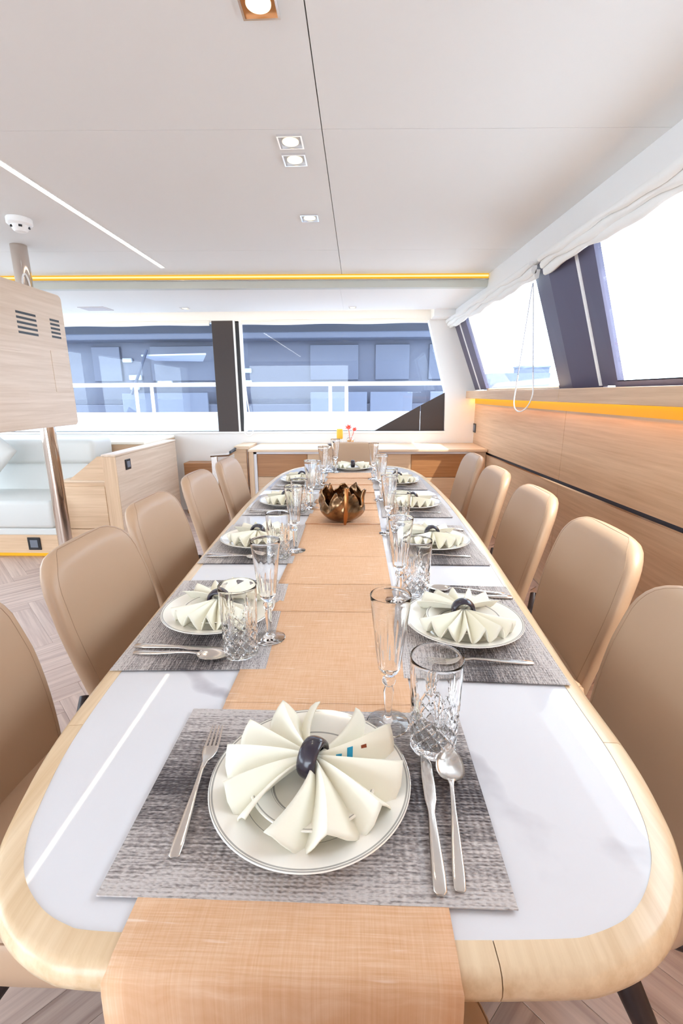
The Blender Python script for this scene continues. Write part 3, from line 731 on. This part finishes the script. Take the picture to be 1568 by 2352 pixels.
prof = [(W_R, -.001), (W_R, .0012), (.013, .0012), (.005, -.003), (.0, -.012), (-.001, -.022), (.002, -.034), (.008, -.041), (.02, -.044), (.10, -.044), (.10, -.031), (W_R, -.031)]
def cutidx(x, y): return min(range(NO), key=lambda i: (oc[i] - Vector((x, y))).length)
cuts = sorted(cutidx(*c_) for c_ in ((.155, .342), (.449, .70), (.50, 1.6), (.525, 2.68), (.49, 3.33), (.12, 3.91), (-.22, 3.91), (-.607, 3.33), (-.625, 2.5), (-.59, 1.7), (-.531, .70), (-.262, .345)))
for a, b in zip(cuts, cuts[1:] + [cuts[0] + NO]):
    rings = []
    for i in range(a, b + 1):
        p, n_ = oc[i % NO], nrm[i % NO]; sh_ = 0
        if i == a: sh_ = .0006
        if i == b: sh_ = -.0006
        tn = Vector((n_.y, -n_.x))
        rings.append([((p + n_ * d + tn * sh_).x, (p + n_ * d + tn * sh_).y, TZ + z) for d, z in prof])
    corner = min(abs(oc[(a + b) // 2 % NO].y - .4), abs(oc[(a + b) // 2 % NO].y - 3.8)) < .25 and (b - a) > 12
    P_(ob('rim_segment', loops(bmesh.new(), rings), M['rim_d'] if corner else M['rim_y'], tb, smooth=40))
P_(ob('underframe', B(-.38, .28, .75, 3.45, .66, .719), M['oak_dark'], tb))
for y in (1.25, 2.95): P_(ob('pedestal', B(-.22, .12, y - .12, y + .12, .012, .66, .02), M['oak_y'], tb)); P_(ob('foot_plate', B(-.22, .12, y - .2, y + .2, 0, .012, .004, 1), M['legs'], tb))

# table runner draped over the near end
bm = bmesh.new(); path = [(.331, .53), (.3315, .555), (.332, .60), (.333, .66), (.334, .700), (.3355, .728), (.338, .742), (.344, .7505), (.355, .7535), (.372, .7535)]
cre = [(.78, .0012, .1), (1.17, .0015, .1), (1.36, .0015, .1), (1.62, .0012, .1), (2.05, .0055, .16), (2.18, .002, .09), (2.32, .003, .1), (2.47, .0045, .12), (2.75, .005, .14), (3.0, .005, .14), (3.25, .004, .12)]
yk = .375
while yk < 3.70: yk += .0125; path.append((yk, None))
for yc, a, L_ in cre:
    path = [p for p in path if p[1] is not None or not (yc - .008 < p[0] < yc + .004)]
    k_ = next(i for i, p in enumerate(path) if p[1] is None and p[0] > yc)
    h0 = max([a2 * (1 - (yc - y2) / L2) for y2, a2, L2 in cre if y2 < yc <= y2 + L2] + [0.])
    path[k_:k_] = [(yc - .006, .7535 + h0), (yc, .7535 + h0 + .0006), (yc - .0035, .7535 + max(h0, a) + .0004), (yc + .001, .7535 + max(h0, a) + .0008)]
rows_ = []
for y, z in path:
    if z is None:
        h = 0
        for yc, a, L_ in cre:
            if yc <= y < yc + L_: h = max(h, a * (1 - (y - yc) / L_) ** 1.3)
        z = .7535 + h
    k_ = min(1, max(0, (y - .34) / 3.2)); xl = -.262 + .036 * k_; xr = .108 - .010 * k_
    if y < .34: sp_ = (.34 - y) / .02 * .0; xl -= .004; xr += .002
    rows_.append([(xl + (xr - xl) * i / 14, y + .0008 * math.sin(i * 2.1 + y * 11), z + .0003 * math.sin(i * 1.7 + y * 40)) for i in range(15)])
vv_ = [[bm.verts.new(p) for p in r] for r in rows_]
for a, b in zip(vv_, vv_[1:]):
    for i in range(14): bm.faces.new((a[i], a[i + 1], b[i + 1], b[i]))
ru = tag(ob('table_runner', bm, M['runner'], smooth=45), 'peach linen table runner along the middle, hanging over the near end', 'table runner')
md = ru.modifiers.new('thick', 'SOLIDIFY'); md.thickness = .0014; md.offset = 1

# bronze bowl
bw_ = thing('bronze_bowl', 'dark bronze leaf-edged sculptural bowl on the runner', 'bowl', (-.072, 2.10, .757))
NA, NZ = 96, 22
def wall(t, s, out):
    ridge = math.exp(-((((t - 1.5 * PI - .22 + PI) % (2 * PI)) - PI) / .16) ** 2)
    lobes = .5 + .5 * math.cos(7 * t + .8); jag = .25 * math.sin(13 * t + 1) + .15 * math.sin(23 * t)
    top = .112 + .045 * lobes + .022 * jag + .055 * math.exp(-((((t - 2.2 + PI) % (2 * PI)) - PI) / .12) ** 2) + .035 * math.exp(-((((t - 1.2 + PI) % (2 * PI)) - PI) / .35) ** 2) - .03 * math.exp(-((((t - 4.1 + PI) % (2 * PI)) - PI) / .3) ** 2) - .03 * math.exp(-((((t - 5.5 + PI) % (2 * PI)) - PI) / .25) ** 2) + .05 * ridge
    z = s * top
    r = .105 * (1 - (1 - min(1, z / .075)) ** 2.2) ** .5 if z < .075 else .105 - .10 * (z - .075) ** 1.3
    r = max(r, .03) + .005 * math.sin(5 * t + z * 50) * s + .004 * math.sin(9 * t - z * 80) * s + .010 * ridge * s
    if not out: r -= .006 + .004 * (1 - s)
    return (r * math.cos(t), r * math.sin(t), z if out else max(z, .008) if s < 1 else z)
bm = bmesh.new()
rings = [[wall(2 * PI * i / NA, (k / NZ) ** 1.0, True) for i in range(NA)] for k in range(NZ + 1)] + [[wall(2 * PI * i / NA, k / NZ, False) for i in range(NA)] for k in range(NZ, 0, -1)]
loops(bm, rings); ob('shell', bm, M['bronze'], bw_, smooth=True)
bm = bmesh.new(); tube(bm, [(.014, -.096, .01), (.018, -.112, .05), (.02, -.116, .10), (.022, -.108, .15), (.024, -.098, .172)], [.006, .011, .011, .010, .012], 14); ob('stem', bm, plain('copper_bronze_stem', lin(176, 118, 72), .25, 1.), bw_, smooth=40)

# ------------------------------------------------------------------ place settings
places = [('N', -.062, .583, 0., 'near end of table'),
          ('L1', -.380, 1.131, -PI / 2 + .04, 'left side, first place from near end'), ('R1', .278, 1.105, PI / 2 - .04, 'right side, first place from near end'),
          ('L2', -.405, 1.785, -PI / 2 + .015, 'left side, second place from near end'), ('R2', .296, 1.787, PI / 2, 'right side, second place from near end'),
          ('L3', -.398, 2.462, -PI / 2, 'left side, third place from near end'), ('R3', .291, 2.434, PI / 2, 'right side, third place from near end'),
          ('L4', -.385, 3.115, -PI / 2, 'left side, fourth place from near end'), ('R4', .266, 3.10, PI / 2, 'right side, fourth place from near end'),
          ('F', -.052, 3.66, PI, 'far end of table')]
ZM = .7555
def rbox(w_, d_, z0, z1): return B(-w_ / 2, w_ / 2, -d_ / 2, d_ / 2, z0, z1)
def mesh_of(bm, mats, smooth=None):
    o = ob('tmp', bm, mats, None, smooth); me = o.data; bpy.data.objects.remove(o); return me
me_mat = mesh_of(rbox(.50, .34, 0, .0018), M['mat'])
bm = bmesh.new(); lathe(bm, [(.004, .003), (.088, .003), (.089, 0), (.098, 0), (.100, .004), (.125, .014), (.1485, .0205), (.150, .022), (.1485, .0238), (.125, .018), (.1, .0085), (.094, .006), (.004, .006)], 96); me_plate = mesh_of(bm, M['plate'], 50)
bm = bmesh.new(); lathe(bm, [(.004, .002), (.052, .002), (.053, 0), (.060, 0), (.063, .004), (.092, .0165), (.095, .018), (.094, .0198), (.064, .0085), (.058, .0055), (.004, .0055)], 80); me_plate2 = mesh_of(bm, M['plate2'], 50)
# glasses
NT_ = 216
def gro(d, w_): return .5 + .5 * math.cos(PI * min(1, abs(d) / w_))
def tum_mod(k, r, z, t):
    if r < .034 or k >= TI: return r
    g = 0.; ph = t * 6 / PI                    # 12 motifs round the glass
    if .006 < z < .078:
        w_ = min(1, (z - .006) / .006, (.078 - z) / .006)
        a = (ph + z / .024) % 1. - .5; b = (ph - z / .024) % 1. - .5
        g += .0026 * w_ * max(gro(a, .17), gro(b, .17))
    if .05 < z < .138:
        kf = ((ph * .5) % 1.) * 2 - 1
        for off, top in ((-.62, .105), (-.32, .122), (0, .136), (.32, .122), (.62, .105)):
            c0 = off * (z - .048) / .06
            if z < top: g = max(g, .0026 * gro(kf - c0, .10) * min(1, (top - z) / .03))
    return r - g
outer = [(.004, .003), (.030, .002), (.037, .0)] + [(.0385 + .0045 * (i / 76), .002 + .166 * i / 76) for i in range(77)]
TI = len(outer)
inner = [(.0427, .1692), (.0421, .1695), (.0416, .1686)] + [(.0412 - .0052 * (i / 12), .162 - .145 * i / 12) for i in range(13)] + [(.031, .0145), (.004, .0135)]
bm = bmesh.new(); lathe(bm, outer + inner, NT_, tum_mod); me_tumbler = mesh_of(bm, M['crystal'], 28)
def fl_mod(k, r, z, t):
    if k < FI and .118 < z < .20 and k > 5:
        return r * (1 - .045 * abs(math.sin(6 * t)) * min(1, (.20 - z) / .04))
    if k < FI and .03 < z < .09: return r * (1 - .05 * abs(math.sin(3 * t)))
    return r
fo_ = [(.004, .001), (.036, .0), (.0385, .0015), (.036, .0035), (.018, .0065), (.010, .011), (.0062, .016), (.0058, .022), (.0066, .035), (.0088, .058), (.0092, .068), (.0072, .076), (.0068, .079), (.0115, .084), (.0125, .089), (.0105, .095), (.0082, .098), (.010, .102), (.0165, .108), (.0195, .116)] + [(.0195 + .0155 * (i / 16) ** .9, .116 + .136 * i / 16) for i in range(1, 17)]
FI = len(fo_)
fi_ = [(.0348, .2530), (.0343, .2533), (.0339, .2524)] + [(.0336 - .0160 * (i / 12), .245 - .127 * i / 12) for i in range(13)] + [(.012, .112), (.004, .109)]
bm = bmesh.new(); lathe(bm, fo_ + fi_, 96, fl_mod); me_flute = mesh_of(bm, M['crystal'], 30)
# cutlery, laid along +y
def stations(bm, st, n=14):
    rings = []
    for y, x, z, w_, t_ in st:
        rings.append([(x + w_ / 2 * sgnpow(math.cos(2 * PI * i / n), .7), y, z + t_ / 2 * sgnpow(math.sin(2 * PI * i / n), .7)) for i in range(n)])
    return loops(bm, rings)
handle = [(-.115, 0, .002, .010, .0025), (-.113, 0, .0022, .0145, .0034), (-.095, 0, .003, .0165, .004), (-.05, 0, .0055, .013, .004), (-.01, 0, .0095, .0075, .0042), (.02, 0, .0115, .0062, .0040)]
bm = bmesh.new(); stations(bm, handle + [(.038, 0, .0095, .009, .003), (.052, 0, .006, .0185, .0024), (.066, 0, .0042, .0245, .0022), (.078, 0, .0038, .0258, .0022)])
for k_ in range(4):
    x = -.0102 + k_ * .0068
    stations(bm, [(.077, x, .0038, .0050, .0021), (.095, x * .95, .0046, .0042, .0019), (.115, x * .88, .0075, .0034, .0017), (.122, x * .86, .009, .0018, .001)], 8)
me_fork = mesh_of(bm, M['cutlery'], 45)
bm = bmesh.new(); stations(bm, [(-.115, 0, .0035, .010, .004), (-.112, 0, .004, .0165, .0062), (-.09, 0, .0042, .0185, .0068), (-.04, 0, .004, .0145, .0062), (-.005, 0, .0038, .0105, .0052), (.005, .0005, .0034, .0125, .003), (.02, .001, .003, .0175, .0018), (.06, .0012, .003, .0195, .0014), (.09, .0006, .003, .0165, .0012), (.106, -.002, .003, .009, .001), (.112, -.0045, .003, .002, .0008)]); me_knife = mesh_of(bm, M['cutlery'], 45)
bm = bmesh.new(); stations(bm, handle + [(.034, 0, .0112, .0066, .0034), (.042, 0, .0106, .0105, .0026), (.048, 0, .0085, .016, .0018)])
rings = []; 
NU = 18
def sp_pt(s, a, out):
    q_ = -math.cos(s * PI); e_ = math.sqrt(max(.0006, 1 - q_ * q_))
    wd = .0222 * e_ * (1 - .10 * q_); d = .0095 * e_ ** 1.3
    z = .0112 - .0012 * e_ - d * math.sin(a) ** 1.2 + (0 if out else .0016 * math.sin(a) + .0004)
    return (wd * (1 if out else .985) * math.cos(a), .077 + .036 * q_ - .004 * (1 - q_ * q_), z)
for s_i in range(NU + 1):
    s = s_i / NU
    rings.append([sp_pt(s, PI * i / 12, True) for i in range(13)] + [sp_pt(s, PI * i / 12, False) for i in range(12, -1, -1)])
loops(bm, rings); me_spoon = mesh_of(bm, M['cutlery'], 50)
# napkin fans
def tri(x): return 1 - 4 * abs((x % 1.) - .5)
def napkin_mesh(wings, seed):
    rd = random.Random(seed); bm = bmesh.new(); facets = []
    for a0, a1, nf, R in wings:
        NP = 8; cols = nf * NP; NR = 14; ph = [rd.uniform(-.16, .16) for _ in range(nf + 2)]; am = [rd.uniform(.8, 1.25) for _ in range(nf * 2 + 3)]
        grid = []
        for i in range(cols + 1):
            x = i / NP; s = tri(x + .5); s = math.copysign(abs(s) ** .8, s)
            fr = i / cols + (ph[int(x)] * (1 - abs(2 * (x % 1) - 1)) / nf if 0 < i < cols else 0)
            ang = a0 + (a1 - a0) * fr; amp = am[int(x * 2)] * (1 - (x * 2) % 1) + am[int(x * 2) + 1] * ((x * 2) % 1)
            rw = []
            for j in range(NR + 1):
                u = j / NR; spread = u ** .75
                mid = (a0 + a1) / 2; an = mid + (ang - mid) * (.72 + .28 * spread)
                rr = .008 + (R * (1 - .05 * abs(s) * (s < 0)) - .008) * u
                base = .040 - .006 * u - .007 * u * u; A = (.003 + .017 * u ** .8) * amp
                edge = min(1., min(i, cols - i) / NP * 1.3 + .45)
                rw.append(bm.verts.new((rr * math.cos(an), rr * math.sin(an), base + A * s * edge)))
            grid.append(rw)
        for i in range(cols):
            for j in range(NR): bm.faces.new((grid[i][j], grid[i + 1][j], grid[i + 1][j + 1], grid[i][j + 1]))
        facets.append([[v.co.copy() for v in r] for r in grid])
    return bm, facets
def print_on(fac, col0, items, f=1.):
    out = []
    for (c0, c1, r0, r1) in items:
        g_ = fac; b2 = bmesh.new()
        pts = [g_[c0][r0], g_[c1][r0], g_[c1][r1], g_[c0][r1]]
        c_ = sum(pts, Vector()) / 4; pts = [c_ + (p - c_) * f for p in pts]
        n_ = (pts[1] - pts[0]).cross(pts[3] - pts[0]).normalized()
        if n_.z < 0: n_ = -n_
        hexa(b2, [p + n_ * .0009 for p in pts], [p + n_ * .0017 for p in pts]); out.append(b2)
    return out
rad = math.radians
variants = {
    'N': [(rad(90), rad(234), 5, .134), (rad(62), rad(-112), 5, .136)],
    'A': [(rad(112), rad(250), 7, .128), (rad(66), rad(-62), 6, .124)],
    'B': [(rad(108), rad(246), 6, .130), (rad(70), rad(-66), 6, .122)]}
nap = {}
for kx, (key, wg) in enumerate(variants.items()):
    bm, fac = napkin_mesh(wg, 11 + kx); me = mesh_of(bm, M['napkin'], 70)
    g_ = fac[1]
    c0 = {'N': 9, 'A': 2, 'B': 41}[key]
    pr = [print_on(g_, 0, [(c0, c0 + 2, 5, 6)])[0], print_on(g_, 0, [(c0 + 1, c0 + 2, 3, 4)])[0], print_on(g_, 0, [(c0, c0 + 1, 7, 9)], .5)[0]]
    nap[key] = (me, [mesh_of(pr[0], M['blue']), mesh_of(pr[1], M['blue']), mesh_of(pr[2], M['rust'])])
# ring: fat elliptical torus, axis along x
bm = bmesh.new(); rings = []
for i in range(40):
    t = 2 * PI * i / 40; rings.append([((.0155 * math.cos(2 * PI * k / 16)), (.0245 + .0065 * math.sin(2 * PI * k / 16)) * math.cos(t), (.0245 + .0065 * math.sin(2 * PI * k / 16)) * math.sin(t)) for k in range(16)])
rings.append(rings[0]); loops(bm, rings, False, False); bmesh.ops.remove_doubles(bm, verts=bm.verts[:], dist=1e-6); me_ring = mesh_of(bm, M['ring'], True)

def put(name, me, pl_, lx, ly, z, rz, label, cat, group):
    key, x, y, a, d = pl_
    c_, s_i = math.cos(a), math.sin(a)
    o = bpy.data.objects.new(name, me); C.objects.link(o)
    o.location = (x + c_ * lx - s_i * ly, y + s_i * lx + c_ * ly, z); o.rotation_euler = (0, 0, a + rz)
    return tag(o, label + ', ' + d, cat, group)
rd = random.Random(3)
for pl_ in places:
    key = pl_[0]; j = lambda s: rd.uniform(-s, s) if key != 'N' else 0.
    put('placemat', me_mat, pl_, 0, 0, ZM - .0018, 0, 'woven grey placemat', 'placemat', 'placemats on the dining table')
    dx, dy = (-.008, -.005) if key == 'N' else (-.008 + j(.006), .004 + j(.006))
    put('dinner_plate', me_plate, pl_, dx, dy, ZM + .0002, 0, 'large cream dinner plate with grey bands', 'plate', 'dinner plates on the placemats')
    put('side_plate', me_plate2, pl_, dx + .004, dy - .002, ZM + .0064, 0, 'small cream plate under napkin', 'plate', 'small plates under the napkins')
    var = 'N' if key == 'N' else ('A' if key[0] == 'R' else 'B'); me, prs = nap[var]
    rz = 0 if key == 'N' else j(.12)
    nx, ny_ = (dx + .003, dy + .012) if key == 'N' else (dx, dy)
    o = put('napkin', me, pl_, nx, ny_, ZM + .005, rz, 'ivory fan folded napkin', 'napkin', 'fan folded napkins on the plates')
    md = o.modifiers.new('thick', 'SOLIDIFY'); md.thickness = .0022; md.offset = 0
    for k_, pm_ in enumerate(prs):
        c = bpy.data.objects.new('printed_mark', pm_); C.objects.link(c); c.parent = o
        c['label'] = 'turquoise printed mark' if k_ < 2 else 'rust brown printed mark'
    put('napkin_ring', me_ring, pl_, nx, ny_, ZM + .0425, rz + (rad(-22) if key == 'N' else 0), 'dark glossy napkin ring', 'napkin ring', 'napkin rings on the folded napkins')
    put('fork', me_fork, pl_, -.180 + j(.004), -.008 + j(.008), ZM + .0003, rad(3) + j(.05), 'steel dinner fork', 'fork', 'forks on the placemats')
    put('knife', me_knife, pl_, .168 + j(.004), -.045 + j(.008), ZM + .0003, rad(-3) + j(.03), 'steel table knife', 'knife', 'knives on the placemats')
    put('spoon', me_spoon, pl_, .200 + j(.004), -.040 + j(.008), ZM + .0006, rad(-7) + j(.04), 'steel table spoon', 'spoon', 'spoons on the placemats')
    fx, fy, tx, ty = (.118, .140, .191, .088) if key == 'N' else (.112 + j(.01), .160 + j(.006), .182 + j(.008), .108 + j(.006))
    put('champagne_flute', me_flute, pl_, fx, fy, ZM + .0002, j(.5), 'cut glass champagne flute', 'glass', 'champagne flutes on the table')
    put('tumbler', me_tumbler, pl_, tx, ty, ZM + .0002, j(.3), 'tall cut crystal tumbler', 'glass', 'crystal tumblers on the table')

# ------------------------------------------------------------------ dining chairs
def make_chair(label):
    t = thing('dining_chair', label, 'chair', (0, 0, 0), 0, 'beige dining chairs around the table')
    # backrest
    bm = bmesh.new(); rings = []; K = 44; zb_, ztop = .445, .916; seam = []
    NV = 26
    for iv in range(NV + 1):
        v = iv / NV; v = v if v < .7 else .7 + .3 * (1 - max(0., 1 - (v - .7) / .3) ** 1.8)
        z = zb_ + (ztop - zb_) * v; s = ztop - z
        a = .205 + .035 * math.sin(min(1, v / .62) * PI / 2) - .018 * max(0, v - .62) / .38
        if s < .10: a = a - .10 + math.sqrt(max(1e-6, .10 ** 2 - (.10 - s) ** 2)) * 1.0
        a = max(a, .10)
        b = .036 * (1 if s > .03 else math.sqrt(max(.02, 1 - ((.03 - s) / .03) ** 2)))
        yc = -.195 - .113 * v ** 1.15
        ring = []
        for x, y in superell(a, b, 3.2, K):
            ring.append((x, yc + y + .028 * (x / .24) ** 2, z + .004 * (1 - (x / .24) ** 2) * v))
        rings.append(ring)
    loops(bm, rings); ob('backrest', bm, M['leather'], t, smooth=60)
    # stitched seam round the back edge
    pth = [r[K // 2 + 3] for r in rings[1:-1]][::-1]; 
    left = [Vector(r[K // 2 - 4]) for r in rings[2:]]; right = [Vector(r[4]) for r in rings[2:]][::-1]
    bm = bmesh.new(); tube(bm, left + right, .0008, 6); ob('stitching', bm, M['stitch'], t)
    # seat pad
    bm = bmesh.new(); rings = []
    for inset, z in ((.05, .375), (.02, .380), (.004, .395), (0, .43), (.002, .475), (.012, .490), (.03, .498), (.08, .502)):
        rings.append([(x, .03 + y, z) for x, y in superell(.245 - inset, .245 - inset, 4.5, 44)])
    loops(bm, rings); ob('seat', bm, M['leather'], t, smooth=60)
    bm = bmesh.new(); tube(bm, [(x, .03 + y, .484) for x, y in superell(.2378, .2378, 4.5, 60)], .0014, 5, True); ob('seat_stitching', bm, M['stitch'], t)
    ob('seat_shell', B(-.19, .19, -.17, .22, .352, .380, .01), M['legs'], t)
    for sx in (-1, 1):
        bm = bmesh.new(); tube(bm, [(sx * .185, .19, .375), (sx * .205, .215, .20), (sx * .222, .24, .003)], [.021, .017, .012], 12); ob('leg', bm, M['legs'], t, smooth=40)
        bm = bmesh.new(); tube(bm, [(sx * .19, -.01, .38), (sx * .232, -.04, .355), (sx * .240, -.12, .18), (sx * .246, -.20, .003)], [.020, .025, .021, .013], 12); ob('leg', bm, M['legs'], t, smooth=40)
        bm = bmesh.new(); tube(bm, [(sx * .17, -.09, .37), (sx * .222, -.19, .395), (sx * .216, -.235, .43), (sx * .165, -.250, .49)], [.018, .026, .026, .014], 12); ob('back_bracket', bm, M['legs'], t, smooth=40)
    return t
ordn = ['first', 'second', 'third', 'fourth', 'fifth']
LY = [.765, 1.308, 1.871, 2.508, 3.047]; RY = [.845, 1.45, 2.06, 2.663, 3.284]
LX = [-.585, -.540, -.589, -.609, -.592]; RX = [.425, .504, .517, .512, .531]
ch = None
for i in range(5):
    for side, X, Y, rz in (('left', LX[i], LY[i], -PI / 2), ('right', RX[i], RY[i], PI / 2)):
        lab = f'beige leather dining chair, {ordn[i]} from near end on the {side} side of the table'
        if ch is None: ch = make_chair(lab); ch.location = (X, Y, 0); ch.rotation_euler = (0, 0, rz)
        else: dup(ch, (X, Y, 0), rz, lab)
dup(ch, (-.045, 3.86, 0), PI, 'beige leather dining chair at the far end before the sideboard')
dup(ch, (-.045, .270, 0), 0, 'beige leather dining chair at the near end, only seat front showing')
